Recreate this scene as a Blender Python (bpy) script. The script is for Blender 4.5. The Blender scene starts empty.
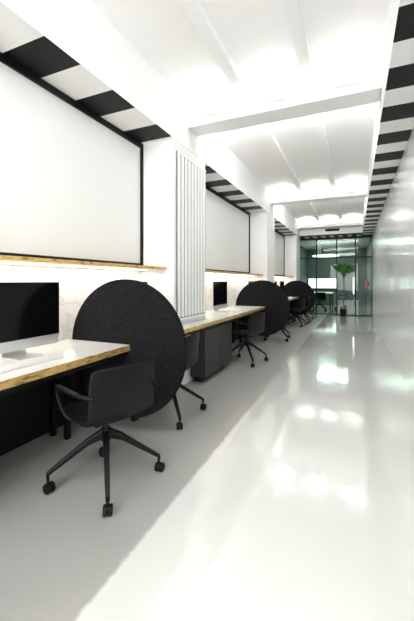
import bpy, bmesh, math, random
from mathutils import Vector, Matrix
random.seed(4)
S=bpy.context.scene
COL=S.collection
# ---------------- materials ----------------
def mat(name,col,rough=.5,metal=0,coat=0,emit=None,es=0,bump=0,bscale=40,var=0,vscale=5,spec=.5):
    m=bpy.data.materials.new(name); m.use_nodes=True
    nt=m.node_tree; b=nt.nodes['Principled BSDF']
    b.inputs['Base Color'].default_value=(*col,1)
    b.inputs['Roughness'].default_value=rough
    b.inputs['Metallic'].default_value=metal
    b.inputs['Coat Weight'].default_value=coat
    b.inputs['Specular IOR Level'].default_value=spec
    if emit:
        b.inputs['Emission Color'].default_value=(*emit,1); b.inputs['Emission Strength'].default_value=es
    if bump or var:
        tc=nt.nodes.new('ShaderNodeTexCoord')
    if bump:
        n=nt.nodes.new('ShaderNodeTexNoise'); n.inputs['Scale'].default_value=bscale; n.inputs['Detail'].default_value=4
        nt.links.new(tc.outputs['Object'],n.inputs['Vector'])
        bp=nt.nodes.new('ShaderNodeBump'); bp.inputs['Strength'].default_value=bump; bp.inputs['Distance'].default_value=.01
        nt.links.new(n.outputs['Fac'],bp.inputs['Height']); nt.links.new(bp.outputs['Normal'],b.inputs['Normal'])
    if var:
        n=nt.nodes.new('ShaderNodeTexNoise'); n.inputs['Scale'].default_value=vscale; n.inputs['Detail'].default_value=6
        nt.links.new(tc.outputs['Object'],n.inputs['Vector'])
        r=nt.nodes.new('ShaderNodeValToRGB'); r.color_ramp.elements[0].position=.3; r.color_ramp.elements[1].position=.7
        r.color_ramp.elements[0].color=(*[c*(1-var) for c in col],1); r.color_ramp.elements[1].color=(*[min(1,c*(1+var)) for c in col],1)
        nt.links.new(n.outputs['Fac'],r.inputs['Fac']); nt.links.new(r.outputs['Color'],b.inputs['Base Color'])
    return m
WHITE=mat('white_plaster',(.86,.86,.85),.6,bump=.08,bscale=18)
CEIL=mat('ceiling_paint',(.88,.88,.87),.65,bump=.08,bscale=12)
RAD=mat('radiator_enamel',(.92,.92,.91),.35)
BLACK=mat('black_paint',(.006,.006,.006),.5,spec=.2)
DARK=mat('charcoal_laminate_and_shade',(.006,.006,.006),.5,spec=.2)
CAB=mat('cabinet_charcoal',(.02,.02,.021),.45,bump=.1,bscale=90,spec=.35)
FELT=mat('charcoal_felt',(.0105,.0105,.011),.95,bump=.8,bscale=150,var=.55,vscale=60,spec=.1)
PLAST=mat('black_plastic',(.0045,.0045,.0045),.5,bump=.05,bscale=200,spec=.16)
BLKMET=mat('black_metal',(.0045,.0045,.0045),.4,spec=.2)
TOP=mat('white_desktop',(.84,.84,.83),.2)
ALU=mat('aluminium',(.75,.76,.77),.3,metal=.9)
SCREEN=mat('screen_glass',(.002,.002,.003),.1,spec=.2)
PANEL=mat('white_board',(.80,.81,.80),.5)
LED=mat('led',(1,1,1),.5,emit=(1,.96,.88),es=5)
RIGHT=mat('gloss_white_panel',(.87,.88,.87),.24,coat=.3,bump=.03,bscale=3)

def wood():
    m=bpy.data.materials.new('gilded_ply_edge'); m.use_nodes=True; nt=m.node_tree; b=nt.nodes['Principled BSDF']
    tc=nt.nodes.new('ShaderNodeTexCoord'); mp=nt.nodes.new('ShaderNodeMapping'); mp.inputs['Scale'].default_value=(3,4,26)
    n=nt.nodes.new('ShaderNodeTexNoise'); n.inputs['Scale'].default_value=3; n.inputs['Detail'].default_value=6
    r=nt.nodes.new('ShaderNodeValToRGB')
    r.color_ramp.elements[0].color=(.32,.19,.05,1); r.color_ramp.elements[1].color=(.74,.50,.18,1)
    r.color_ramp.elements[0].position=.36; r.color_ramp.elements[1].position=.52
    nt.links.new(tc.outputs['Object'],mp.inputs[0]); nt.links.new(mp.outputs[0],n.inputs['Vector'])
    nt.links.new(n.outputs['Fac'],r.inputs['Fac']); nt.links.new(r.outputs['Color'],b.inputs['Base Color'])
    b.inputs['Roughness'].default_value=.28; b.inputs['Metallic'].default_value=.5
    return m
WOOD=wood()
def marble():
    m=bpy.data.materials.new('white_marble'); m.use_nodes=True; nt=m.node_tree; b=nt.nodes['Principled BSDF']
    tc=nt.nodes.new('ShaderNodeTexCoord'); n=nt.nodes.new('ShaderNodeTexNoise'); n.inputs['Scale'].default_value=2.2; n.inputs['Detail'].default_value=8
    n.inputs['Distortion'].default_value=1.5
    r=nt.nodes.new('ShaderNodeValToRGB'); e=r.color_ramp.elements
    e[0].position=.46; e[0].color=(.80,.79,.77,1); e[1].position=.54; e[1].color=(.80,.79,.77,1)
    k=e.new(.5); k.color=(.64,.63,.61,1)
    nt.links.new(tc.outputs['Object'],n.inputs['Vector']); nt.links.new(n.outputs['Fac'],r.inputs['Fac']); nt.links.new(r.outputs['Color'],b.inputs['Base Color'])
    b.inputs['Roughness'].default_value=.3
    return m
MARBLE=marble()
def stripes(name,axis,start,period,duty):
    m=bpy.data.materials.new(name); m.use_nodes=True; nt=m.node_tree; b=nt.nodes['Principled BSDF']
    tc=nt.nodes.new('ShaderNodeTexCoord'); sp=nt.nodes.new('ShaderNodeSeparateXYZ')
    nt.links.new(tc.outputs['Object'],sp.inputs[0])
    def M(op,a,v):
        n=nt.nodes.new('ShaderNodeMath'); n.operation=op; nt.links.new(a,n.inputs[0]); n.inputs[1].default_value=v; return n.outputs[0]
    a=M('SUBTRACT',sp.outputs[axis],start-period*40); a=M('DIVIDE',a,period); a=M('FRACT',a,0); a=M('LESS_THAN',a,duty)
    mx=nt.nodes.new('ShaderNodeMix'); mx.data_type='RGBA'; mx.inputs[6].default_value=(.86,.86,.85,1); mx.inputs[7].default_value=(.006,.006,.006,1)
    nt.links.new(a,mx.inputs[0]); nt.links.new(mx.outputs[2],b.inputs['Base Color']); b.inputs['Roughness'].default_value=.5
    b.inputs['Specular IOR Level'].default_value=.2
    return m
STL=stripes('striped_paint_left',1,1.61,.69,.47)
STR=stripes('striped_paint_right',1,2.30,.635,.52)
STE=stripes('striped_paint_end',0,-1.9,.3,.5)
def floor_mat():
    m=bpy.data.materials.new('epoxy_floor'); m.use_nodes=True; nt=m.node_tree; b=nt.nodes['Principled BSDF']; L=nt.links.new
    tc=nt.nodes.new('ShaderNodeTexCoord'); sp=nt.nodes.new('ShaderNodeSeparateXYZ'); L(tc.outputs['Object'],sp.inputs[0])
    n=nt.nodes.new('ShaderNodeTexNoise'); n.inputs['Scale'].default_value=16; n.inputs['Detail'].default_value=6; L(tc.outputs['Object'],n.inputs['Vector'])
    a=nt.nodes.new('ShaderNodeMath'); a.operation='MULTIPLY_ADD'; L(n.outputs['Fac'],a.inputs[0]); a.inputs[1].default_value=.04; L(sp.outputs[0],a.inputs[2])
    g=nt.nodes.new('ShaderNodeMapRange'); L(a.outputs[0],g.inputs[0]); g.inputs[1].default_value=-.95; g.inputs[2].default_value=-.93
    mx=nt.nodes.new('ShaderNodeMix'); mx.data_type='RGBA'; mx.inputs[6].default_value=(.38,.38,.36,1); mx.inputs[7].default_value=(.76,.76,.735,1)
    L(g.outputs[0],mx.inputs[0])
    n2=nt.nodes.new('ShaderNodeTexNoise'); n2.inputs['Scale'].default_value=1.6; n2.inputs['Detail'].default_value=6; L(tc.outputs['Object'],n2.inputs['Vector'])
    r=nt.nodes.new('ShaderNodeMapRange'); L(n2.outputs['Fac'],r.inputs[0]); r.inputs[3].default_value=.93; r.inputs[4].default_value=1.04
    mu=nt.nodes.new('ShaderNodeMix'); mu.data_type='RGBA'; mu.blend_type='MULTIPLY'; mu.inputs[0].default_value=1
    L(mx.outputs[2],mu.inputs[6]); L(r.outputs[0],mu.inputs[7]); L(mu.outputs[2],b.inputs['Base Color'])
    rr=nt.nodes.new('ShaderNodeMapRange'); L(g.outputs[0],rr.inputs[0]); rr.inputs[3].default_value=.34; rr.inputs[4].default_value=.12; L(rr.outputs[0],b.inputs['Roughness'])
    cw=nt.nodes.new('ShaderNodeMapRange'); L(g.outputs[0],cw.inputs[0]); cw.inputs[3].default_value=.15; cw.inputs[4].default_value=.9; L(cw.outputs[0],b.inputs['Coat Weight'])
    b.inputs['Coat Roughness'].default_value=.04
    bp=nt.nodes.new('ShaderNodeBump'); bp.inputs['Strength'].default_value=.08; bp.inputs['Distance'].default_value=.02
    n3=nt.nodes.new('ShaderNodeTexNoise'); n3.inputs['Scale'].default_value=7; n3.inputs['Detail'].default_value=3; L(tc.outputs['Object'],n3.inputs['Vector'])
    L(n3.outputs['Fac'],bp.inputs['Height']); L(bp.outputs['Normal'],b.inputs['Normal']); L(bp.outputs['Normal'],b.inputs['Coat Normal'])
    return m
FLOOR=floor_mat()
def glass():
    m=bpy.data.materials.new('tinted_glass'); m.use_nodes=True; nt=m.node_tree
    nt.nodes.remove(nt.nodes['Principled BSDF']); o=nt.nodes['Material Output']
    t=nt.nodes.new('ShaderNodeBsdfTransparent'); t.inputs[0].default_value=(.68,.78,.73,1)
    g=nt.nodes.new('ShaderNodeBsdfGlossy'); g.inputs['Roughness'].default_value=.02; g.inputs[0].default_value=(.5,.5,.5,1)
    f=nt.nodes.new('ShaderNodeFresnel'); f.inputs[0].default_value=1.3
    x=nt.nodes.new('ShaderNodeMixShader'); nt.links.new(f.outputs[0],x.inputs[0]); nt.links.new(t.outputs[0],x.inputs[1]); nt.links.new(g.outputs[0],x.inputs[2])
    nt.links.new(x.outputs[0],o.inputs[0]); return m
GLASS=glass()
# ---------------- mesh helpers ----------------
def addbox(bm,b,mi=0):
    x0,x1,y0,y1,z0,z1=b[:6]
    v=[bm.verts.new(p) for p in ((x0,y0,z0),(x1,y0,z0),(x1,y1,z0),(x0,y1,z0),(x0,y0,z1),(x1,y0,z1),(x1,y1,z1),(x0,y1,z1))]
    fs=[]
    for q in ((3,2,1,0),(4,5,6,7),(0,1,5,4),(1,2,6,5),(2,3,7,6),(3,0,4,7)):
        f=bm.faces.new([v[i] for i in q]); f.material_index=mi; fs.append(f)
    return fs  # bottom, top, -y, +x, +y, -x
def finish(bm,name,mats,parent=None,bevel=0,smooth=False):
    me=bpy.data.meshes.new(name); bm.to_mesh(me); bm.free()
    for m in mats: me.materials.append(m)
    if smooth:
        for p in me.polygons: p.use_smooth=True
    o=bpy.data.objects.new(name,me); COL.objects.link(o)
    if parent: o.parent=parent
    if bevel:
        md=o.modifiers.new('bev','BEVEL'); md.width=bevel; md.segments=2; md.limit_method='ANGLE'
    return o
def boxes(name,bl,mats,parent=None,bevel=0):
    bm=bmesh.new()
    for b in bl: addbox(bm,b,b[6] if len(b)>6 else 0)
    return finish(bm,name,mats,parent,bevel)
def empty(name,loc=(0,0,0),rz=0):
    e=bpy.data.objects.new(name,None); e.location=loc; e.rotation_euler=(0,0,rz); e.empty_display_size=.1; COL.objects.link(e); return e
def cyl(bm,p0,p1,r0,r1=None,seg=20,mi=0):
    r1=r0 if r1 is None else r1
    p0=Vector(p0);p1=Vector(p1); d=p1-p0
    rot=d.to_track_quat('Z','Y').to_matrix().to_4x4()
    g=bmesh.ops.create_cone(bm,cap_ends=True,segments=seg,radius1=r0,radius2=r1,depth=d.length,matrix=Matrix.Translation((p0+p1)/2)@rot)
    for v in g['verts']:
        for f in v.link_faces: f.material_index=mi
def tube(name,pts,r,m,parent,cyclic=False):
    c=bpy.data.curves.new(name,'CURVE'); c.dimensions='3D'; c.bevel_depth=r; c.bevel_resolution=3
    s=c.splines.new('BEZIER'); s.bezier_points.add(len(pts)-1)
    for i,p in enumerate(pts):
        bp=s.bezier_points[i]; bp.co=p; bp.handle_left_type=bp.handle_right_type='AUTO'
    c.materials.append(m); o=bpy.data.objects.new(name,c); COL.objects.link(o); o.parent=parent; return o

# ---------------- room ----------------
XL,XR=-2.35,.57; SX0,SX1=-1.90,.24
Y0,YG,Y1=-5.0,13.4,18.5
ZS,ZC=2.91,3.46
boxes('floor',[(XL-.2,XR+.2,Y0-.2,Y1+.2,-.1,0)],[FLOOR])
boxes('wall_left',[(XL-.15,XL,Y0,Y1,.74,3.7,0),(XL-.15,XL,Y0,Y1,0,.74,1)],[MARBLE,DARK])  # near-black lower band paints in the shadow under the desks
# right wall: glossy panels with fine joints
bl=[(XR+.006,XR+.15,Y0,Y1,0,3.7,0)]
y=Y0
while y<YG-.1:
    bl.append((XR,XR+.006,y+.0015,min(y+1.2,YG)-.0015,.0,ZS,0)); y+=1.2
boxes('wall_right',bl,[RIGHT])
boxes('wall_back',[(XL-.15,XR+.15,Y0-.15,Y0,0,.35),(XL-.15,XR+.15,Y0-.15,Y0,2.85,3.7),(XL-.15,-2.1,Y0-.15,Y0,.35,2.85),(.35,XR+.15,Y0-.15,Y0,.35,2.85)],[WHITE])
boxes('added_window_1',[(-2.1,.35,Y0-.1,Y0-.04,.35,.41),(-2.1,.35,Y0-.1,Y0-.04,2.79,2.85),(-2.1,-2.04,Y0-.1,Y0-.04,.41,2.79),(.29,.35,Y0-.1,Y0-.04,.41,2.79),(-.9,-.85,Y0-.1,Y0-.04,.41,2.79)],[BLACK])  # window added out of view to go with the fill light
# ceiling with shallow vaults between ribs
ribs=[-1.17,-.45]
prof=[]
spans=[(SX0,ribs[0]-.055),(ribs[0]+.055,ribs[1]-.055),(ribs[1]+.055,SX1)]
for i,(a,b) in enumerate(spans):
    for k in range(13):
        t=k/12; prof.append((a+(b-a)*t, ZC+.0+.03*math.sin(math.pi*t)))
    if i<2:
        r=ribs[i]
        prof+= [(r-.055,ZC-.07),(r+.055,ZC-.07)]
bm=bmesh.new()
va=[bm.verts.new((x,Y0,z)) for x,z in prof]; vb=[bm.verts.new((x,YG,z)) for x,z in prof]
for i in range(len(prof)-1): bm.faces.new((va[i],va[i+1],vb[i+1],vb[i]))
addbox(bm,(XL-.15,XR+.15,Y0-.15,YG,3.62,3.75))
addbox(bm,(XL-.15,XR+.15,YG,Y1+.15,2.95,3.75))
finish(bm,'ceiling',[CEIL])
# soffits
def soffit(name,x0,x1,y0,y1,m):
    bm=bmesh.new(); f=addbox(bm,(x0,x1,y0,y1,ZS,3.64)); f[0].material_index=1
    return finish(bm,name,[WHITE,m])
soffit('trim_1',XL,SX0,Y0,YG,STL)
soffit('trim_2',SX1,XR,Y0,YG,STR)
bm=bmesh.new(); f=addbox(bm,(SX0,SX1,12.95,YG,ZS,3.64)); f[0].material_index=1
addbox(bm,(SX0,SX1,12.935,12.95,ZS,ZS+.055),2)
finish(bm,'trim_3',[WHITE,STE,BLACK])
# ceiling beams
def area(name,loc,rot,sx,sy,p,col=(1,1,1)):
    l=bpy.data.lights.new(name,'AREA'); l.shape='RECTANGLE'; l.size=sx; l.size_y=sy; l.energy=p; l.color=col
    o=bpy.data.objects.new(name,l); o.location=loc; o.rotation_euler=rot; COL.objects.link(o); return o
BY=[-.6,3.85,8.3,12.55]
for yb in BY:
    boxes('ceiling_beam',[(SX0,SX1,yb-.15,yb+.15,3.17,3.63)],[WHITE],bevel=.01)
    # added unseen fill light in a frame on the far side of each beam
    if yb<12:
        e=empty('added_fill_panel',((SX0+SX1)/2,yb+.152,3.29))
        boxes('housing',[(-1.02,1.02,0,.03,-.1,-.09),(-1.02,1.02,0,.03,.09,.1),(-1.02,-1.01,0,.03,-.09,.09),(1.01,1.02,0,.03,-.09,.09)],[WHITE],e)
        l=area('lamp',(0,.02,0),(math.radians(90),0,0),2.0,.17,50 if yb<0 else 34,(1,.995,.98)); l.parent=e
bays=[(a+b)/2 for a,b in spans]
for yb in BY:
    for xb in bays:
        e=empty('uplight',(xb,yb-.153,3.25))
        boxes('housing',[(-.10,.10,-.045,0,0,.010),(-.10,.10,-.05,-.045,0,.02)],[WHITE],e)
        l=area('lamp',(0,-.024,.012),(math.pi,0,0),.18,.04,3.8,(1,.99,.96)); l.parent=e
# columns
COLS=[(-1.1,-.2),(3.36,4.24),(7.82,8.62),(12.15,12.95)]
for i,(a,b) in enumerate(COLS):
    boxes('column',[(XL,SX0,a,b,0,ZS)],[WHITE],bevel=.006)
bays_y=[(-.2,3.36),(4.24,7.82),(8.62,12.15)]
for a,b in bays_y:
    e=empty('framed_wall_board')
    t=.055; z0,z1=1.455,ZS-.005
    boxes('board',[(XL,XL+.012,a+t,b-.03,z0+.02,z1-t)],[PANEL],e)
    boxes('frame',[(XL,XL+.035,a,b,z1-t,z1),(XL,XL+.035,a,b,z0,z0+.022),(XL,XL+.035,b-.035,b,z0+.022,z1-t),(XL,XL+.035,a,a+.035,z0+.022,z1-t)],[BLACK],e)
    e=empty('wall_ledge')
    boxes('shelf',[(XL,-1.99,a,b,1.40,1.43)],[WOOD],e)
    boxes('led_strip',[(XL+.10,XL+.125,a+.05,b-.05,1.392,1.40)],[LED],e)
    l=area('led_light',(XL+.11,(a+b)/2,1.388),(0,0,0),.03,b-a-.2,8,(1,.94,.82)); l.parent=e
# radiator grille on column 1
def grille(ya,yb_):
    e=empty('slatted_radiator',(SX0+.002,0,0))
    boxes('backing',[(0,.012,ya,yb_,.80,2.79)],[BLACK],e)
    n=9; w=(yb_-ya)/n
    boxes('slats',[(.012,.020,ya+i*w+.003,ya+(i+1)*w-.023,.84,2.76) for i in range(n)]+[(.012,.020,ya,yb_,.80,.83),(.012,.020,ya,yb_,2.765,2.79)],[RAD],e)
grille(3.42,4.22)
# ---------------- desks ----------------
DX=-1.68
D1,D2,D3=2.27,6.75,11.25
def desk(y0,y1,x0=XL+.003):
    e=empty('workbench_desk')
    bm=bmesh.new()
    addbox(bm,(x0,DX-.003,y0,y1,.705,.75),0)
    addbox(bm,(DX-.003,DX,y0,y1,.701,.7485),1)
    addbox(bm,(x0+.01,DX-.02,y0+.01,y1-.01,.665,.704),2)
    finish(bm,'tabletop',[TOP,WOOD,DARK],e)
    if x0<-2:
        L=[]
        for k in (y0+.15,y1-.25):
            L+=[(DX-.46,DX-.42,k,k+.04,0,.665),(x0+.05,x0+.09,k,k+.04,0,.665)]
        boxes('legs',L,[BLKMET],e)
    return e
XN=SX0+.034
desk(-.2,D1-.025)
desk(D1+.025,3.357); desk(3.36,4.24,XN); desk(4.243,D2-.025)
desk(D2+.025,7.817); desk(7.82,8.62,XN); desk(8.623,D3-.025)
desk(D3+.025,12.1)
def cabinet(x0,x1,y0,y1,z0=.1,z1=.655,n=2):
    e=empty('storage_cabinet')
    boxes('carcass',[(x0,x1-.02,y0,y1,z0,z1)],[CAB],e,bevel=.003)
    w=(y1-y0)/n
    boxes('door_fronts',[(x1-.02,x1,y0+i*w+.003,y0+(i+1)*w-.003,z0,z1) for i in range(n)],[CAB],e,bevel=.002)
    boxes('plinth',[(x0+.01,x1-.09,y0+.09,y1-.09,0,z0)],[BLKMET],e)
cabinet(SX0+.03,DX+.01,3.72,4.70,.09)
cabinet(SX0+.005,DX+.01,8.64,9.3)
cabinet(XL+.01,-1.85,.55,1.05,.06,.64,1)
def disc(y):
    bm=bmesh.new(); cyl(bm,(0,-.022,0),(0,.022,0),.57,seg=96)
    o=finish(bm,'round_partition_screen',[FELT],bevel=.008)
    for p in o.data.polygons:
        if len(p.vertices)==4: p.use_smooth=True
    o.location=(-1.745,y,.715)
for y in (D1,D2,D3): disc(y)
# ---------------- office chair ----------------
def chair(x,y,rot,base):
    e=empty('office_swivel_chair',(x,y,0),math.radians(rot))
    prof=[(-.25,.425),(-.225,.452),(-.12,.452),(0,.445),(.12,.44),(.185,.452),(.215,.50),(.228,.56),(.24,.64),(.252,.72),(.262,.79)]
    bm=bmesh.new(); N=10; rows=[]
    for i,(px,pz) in enumerate(prof):
        row=[]
        for j in range(N+1):
            u=-1+2*j/N
            hw=.225 if i<5 else .222
            if i==len(prof)-1: hw=.215
            if i==0: hw=.19
            back=max(0,(i-5)/5)
            xx=px-.045*u*u*min(1,back*1.6); zz=pz+(.02*u*u if i<6 else -.012*u**4*(back>.9))
            row.append(bm.verts.new((xx,hw*u,zz)))
        rows.append(row)
    for i in range(len(rows)-1):
        for j in range(N): bm.faces.new((rows[i][j],rows[i][j+1],rows[i+1][j+1],rows[i+1][j]))
    o=finish(bm,'seat_shell',[PLAST],e,smooth=True)
    m=o.modifiers.new('s','SOLIDIFY'); m.thickness=.02; m.offset=0
    m=o.modifiers.new('ss','SUBSURF'); m.levels=1; m.render_levels=2
    o=boxes('seat_pad',[(-.215,.17,-.19,.19,.452,.478)],[PLAST],e,bevel=.012)
    for s in (-1,1):
        tube('arm_%d'%(1 if s<0 else 2),[(.225,s*.2,.625),(.14,s*.255,.636),(-.02,s*.262,.636),(-.12,s*.256,.618),(-.105,s*.245,.53),(-.04,s*.21,.445),(0,s*.12,.425)],.010,PLAST,e)
        boxes('armrest_%d'%(1 if s<0 else 2),[(-.12,.15,s*.256-.016,s*.256+.016,.636,.648)],[PLAST],e,bevel=.005)
    bm=bmesh.new()
    cyl(bm,(0,0,.27),(0,0,.345),.034,.03); cyl(bm,(0,0,.34),(0,0,.42),.02)
    addbox(bm,(-.11,.11,-.12,.12,.408,.43))
    finish(bm,'column',[BLKMET],e,bevel=.003)
    b=math.radians(base-rot)
    bm=bmesh.new(); wb=bmesh.new()
    for k in range(4):
        a=b+k*math.pi/2; d=Vector((math.cos(a),math.sin(a),0)); n=Vector((-d.y,d.x,0)); Z=Vector((0,0,1))
        secs=[(.01,.315,.024,.030),(.10,.275,.018,.022),(.33,.115,.013,.014),(.345,.10,.012,.018)]
        pr=None
        for (r,z,w,h) in secs:
            c=d*r+Z*z
            ring=[bm.verts.new(c+n*w*sx+Z*h*sz) for sx,sz in ((-1,-1),(1,-1),(1,1),(-1,1))]
            if pr:
                for q in range(4): bm.faces.new((pr[q],pr[(q+1)%4],ring[(q+1)%4],ring[q]))
            else: bm.faces.new(ring[::-1])
            pr=ring
        bm.faces.new(pr)
        c=d*.335
        cyl(wb,c+Z*.06,c+Z*.105,.009,seg=10)
        a2=a+.9+k*.7; d2=Vector((math.cos(a2),math.sin(a2),0)); n2=Vector((-d2.y,d2.x,0)); cw=c+d2*.012
        for s in (-1,1):
            cyl(wb,cw+n2*(.007*s)+Z*.031,cw+n2*(.025*s)+Z*.031,.031,.029,seg=24)
        cyl(wb,cw-n2*.007+Z*.036,cw+n2*.007+Z*.036,.026,seg=16)
    finish(bm,'base_legs',[BLKMET],e,bevel=.005)
    finish(wb,'casters',[PLAST],e,bevel=.003)
    return e
chair(-1.44,1.68,-20,42)
chair(-1.60,2.75,4,45)
chair(-1.56,5.03,-18,35)
chair(-1.55,7.28,6,50)
chair(-1.55,9.7,-12,40)
chair(-1.5,10.6,10,45)
chair(-1.5,11.9,0,40)
# ---------------- computers ----------------
def computer(y):
    e=empty('desktop_computer',(-2.10,y,.75))
    boxes('display_body',[(-.012,.0,-.325,.325,.045,.515)],[ALU],e,bevel=.004)
    boxes('screen',[(.0,.004,-.322,.322,.118,.512)],[SCREEN],e,bevel=.0015)
    boxes('chin',[(.0,.004,-.322,.322,.047,.117)],[ALU],e)
    bm=bmesh.new()
    pts=[(-.012,.20),(-.06,.12),(-.085,.02),(-.085,0),(.10,0),(.10,.006),(-.07,.008),(-.05,.11),(-.008,.19)]
    va=[bm.verts.new((p[0],-.09,p[1])) for p in pts]; vb=[bm.verts.new((p[0],.09,p[1])) for p in pts]
    bm.faces.new(va); bm.faces.new(vb[::-1])
    for i in range(len(pts)): bm.faces.new((va[i],vb[i],vb[(i+1)%len(pts)],va[(i+1)%len(pts)]))
    bmesh.ops.recalc_face_normals(bm,faces=bm.faces)
    finish(bm,'stand',[ALU],e)
    k=empty('computer_keyboard',(-1.87,y-.12,.75))
    boxes('tray',[(-.06,.06,-.215,.215,0,.008)],[ALU],k,bevel=.003)
    boxes('keys',[(-.052+r*.021,-.035+r*.021,-.208+c*.0298,-.182+c*.0298,.008,.011) for r in range(5) for c in range(14)],[TOP],k)
    bm=bmesh.new(); bmesh.ops.create_uvsphere(bm,u_segments=20,v_segments=12,radius=1,matrix=Matrix.Diagonal((.055,.03,.024,1)))
    bmesh.ops.bisect_plane(bm,geom=bm.verts[:]+bm.edges[:]+bm.faces[:],plane_co=(0,0,0),plane_no=(0,0,-1),clear_outer=True)
    m=finish(bm,'computer_mouse',[TOP],smooth=True); m.location=(-1.86,y+.2,.751)
for y in (.55,1.59,2.8,5.32,7.3,9.5,10.6): computer(y)
# ---------------- end glass partition ----------------
doorx=[XL,-1.35,-.62,.02,XR]
gf=[(XL,XR,YG,YG+.06,2.84,2.95,0),(XL,XR,YG,YG+.06,0,.03,0)]
for x in doorx: gf.append((max(XL,x-.02),min(XR,x+.02),YG,YG+.06,.03,2.84,0))
gf.append((XL,XR,YG+.01,YG+.05,2.12,2.16,0))
e=empty('glass_partition')
boxes('frame',gf,[DARK],e)
boxes('panes',[(XL,XR,YG+.025,YG+.035,.03,2.84)],[GLASS],e)
boxes('door_handle',[(-.06,-.03,YG-.05,YG-.02,.8,1.4),(-.06,-.03,YG-.03,YG,.85,.87),(-.06,-.03,YG-.03,YG,1.33,1.35)],[ALU],e)
GRN=mat('green_grey_wall',(.10,.13,.118),.6)
boxes('wall_front',[(XL-.15,XR+.15,Y1,Y1+.15,0,3.7)],[GRN])
boxes('wall_meeting_room',[(XL,XL+.02,YG+.1,Y1,0,2.95),(XR-.02,XR,YG+.1,Y1,0,2.95)],[GRN])
e=empty('wall_display',(-1.55,Y1-.05,0))
EMW=mat('lit_screen',(.8,.85,.85),.4,emit=(.97,.97,.95),es=1.8)
boxes('bezel',[(-.75,.75,0,.05,.85,1.45)],[BLACK],e); boxes('picture',[(-.71,.71,-.006,0,.89,1.41)],[EMW],e)
e=empty('meeting_table')
boxes('top',[(-1.9,-.9,15.2,16.9,.71,.75)],[TOP],e,bevel=.006)
boxes('legs',[(-1.85,-1.8,15.3,15.35,0,.71),(-1.0,-.95,15.3,15.35,0,.71),(-1.85,-1.8,16.75,16.8,0,.71),(-1.0,-.95,16.75,16.8,0,.71)],[BLKMET],e)
chair(-.55,15.9,0,45); chair(-1.35,14.7,90,45)
bm=bmesh.new()
R=.55; seg=48; pr=[]
for i in range(seg):
    a=2*math.pi*i/seg
    pr.append([bm.verts.new(((R+dx)*math.cos(a),(R+dx)*math.sin(a),dz)) for dx,dz in ((-.02,-.02),(.02,-.02),(.02,.02),(-.02,.02))])
for i in range(seg):
    A=pr[i];B=pr[(i+1)%seg]
    for q in range(4): bm.faces.new((A[q],A[(q+1)%4],B[(q+1)%4],B[q]))
for a in (0,2.1,4.2): cyl(bm,(R*math.cos(a),R*math.sin(a),.02),(R*math.cos(a),R*math.sin(a),.55),.003,seg=6)
o=finish(bm,'ring_pendant_lamp',[mat('ring_glow',(1,1,1),.5,emit=(.95,1,.97),es=3)]); o.location=(-1.2,15.9,2.4)
# plant
PY=12.92
e=empty('potted_tree',(-.39,PY,0))
LEAF=mat('leaf',(.05,.18,.03),.5,var=.5,vscale=6); BARK=mat('bark',(.10,.06,.04),.8,bump=.5); SOIL=mat('soil',(.03,.02,.015),.95)
bm=bmesh.new(); cyl(bm,(0,0,0),(0,0,.26),.09,.12,seg=32); cyl(bm,(0,0,.26),(0,0,.28),.13,.13,seg=32); finish(bm,'pot',[BLKMET],e,bevel=.005)
bm=bmesh.new(); cyl(bm,(0,0,.27),(0,0,.285),.11,seg=32); finish(bm,'soil',[SOIL],e)
bm=bmesh.new(); cyl(bm,(0,0,.27),(.02,0,1.5),.012,.009,seg=10)
tips=[]
for i in range(24):
    a=i*2.4; r=.04+.24*random.random(); t=Vector((.02+r*math.cos(a),r*.7*math.sin(a),1.64+.22*random.random())); cyl(bm,(.02,0,1.35+.15*random.random()),t,.007,.004,seg=6); tips.append(t)
finish(bm,'trunk',[BARK],e)
bm=bmesh.new()
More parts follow.
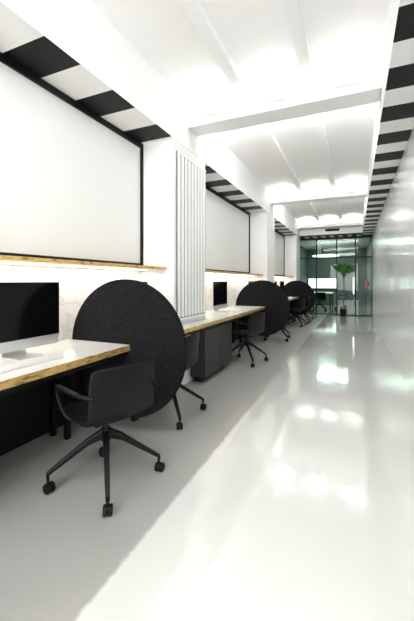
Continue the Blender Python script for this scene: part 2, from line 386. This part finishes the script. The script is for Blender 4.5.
for t in tips:
    for k in range(45):
        c=t+Vector((random.gauss(0,.06),random.gauss(0,.04),random.gauss(0,.042)))
        d=Vector((random.uniform(-1,1),random.uniform(-1,1),random.uniform(-.6,.7))).normalized(); s=d.orthogonal().normalized()*.025; L=.08
        v=[bm.verts.new(p) for p in (c,c+d*L*.4+s,c+d*L,c+d*L*.4-s)]; bm.faces.new(v)
finish(bm,'leaves',[LEAF],e)
# wall-hung fire extinguisher in the far room
e=empty('fire_extinguisher',(.46,15.6,.95))
RED=mat('red_enamel',(.5,.02,.015),.3)
bm=bmesh.new(); cyl(bm,(0,0,.0),(0,0,.34),.06,seg=32); cyl(bm,(0,0,.34),(0,0,.40),.06,.022,seg=32); finish(bm,'cylinder_body',[RED],e,bevel=.006)
bm=bmesh.new(); cyl(bm,(0,0,.39),(0,0,.44),.018); addbox(bm,(-.08,.02,-.012,.012,.44,.455)); addbox(bm,(-.08,.02,-.012,.012,.47,.482)); addbox(bm,(.05,.088,-.03,.03,.1,.3)); finish(bm,'valve_handle',[BLKMET],e)
# ac vent on end bulkhead
e=empty('air_vent',(-.75,12.93,3.06))
boxes('vent_frame',[(-.25,.25,-.012,0,0,.015),(-.25,.25,-.012,0,.105,.12),(-.25,-.24,-.012,0,.015,.105),(.24,.25,-.012,0,.015,.105)],[WHITE],e)
boxes('louvres',[(-.24,.24,-.01,0,.02+i*.015,.027+i*.015) for i in range(6)]+[(-.24,.24,-.002,0,.015,.105)],[DARK],e)
# ---------------- lights ----------------
area('back_fill_light',(-.88,Y0-.02,1.6),(math.radians(90),0,0),2.3,2.3,265,(.99,.99,1))  # added fill behind the camera, brightens the whole corridor
area('meeting_room_light',(-.9,16.2,2.93),(0,0,0),1.2,2,75,(.97,1,.98))
w=bpy.data.worlds.new('world'); S.world=w; w.use_nodes=True
w.node_tree.nodes['Background'].inputs[0].default_value=(.9,.95,1,1); w.node_tree.nodes['Background'].inputs[1].default_value=1
# ---------------- camera ----------------
cd=bpy.data.cameras.new('camera'); cam=bpy.data.objects.new('camera',cd); COL.objects.link(cam)
cam.location=(0,0,1.27); cam.rotation_euler=(math.radians(90),0,math.radians(23.83))
cd.sensor_width=36; cd.lens=335/621*36; cd.shift_y=-29.5/621; cd.clip_start=.02
S.camera=cam
S.view_settings.view_transform='Standard'; S.view_settings.look='None'; S.view_settings.exposure=0.17
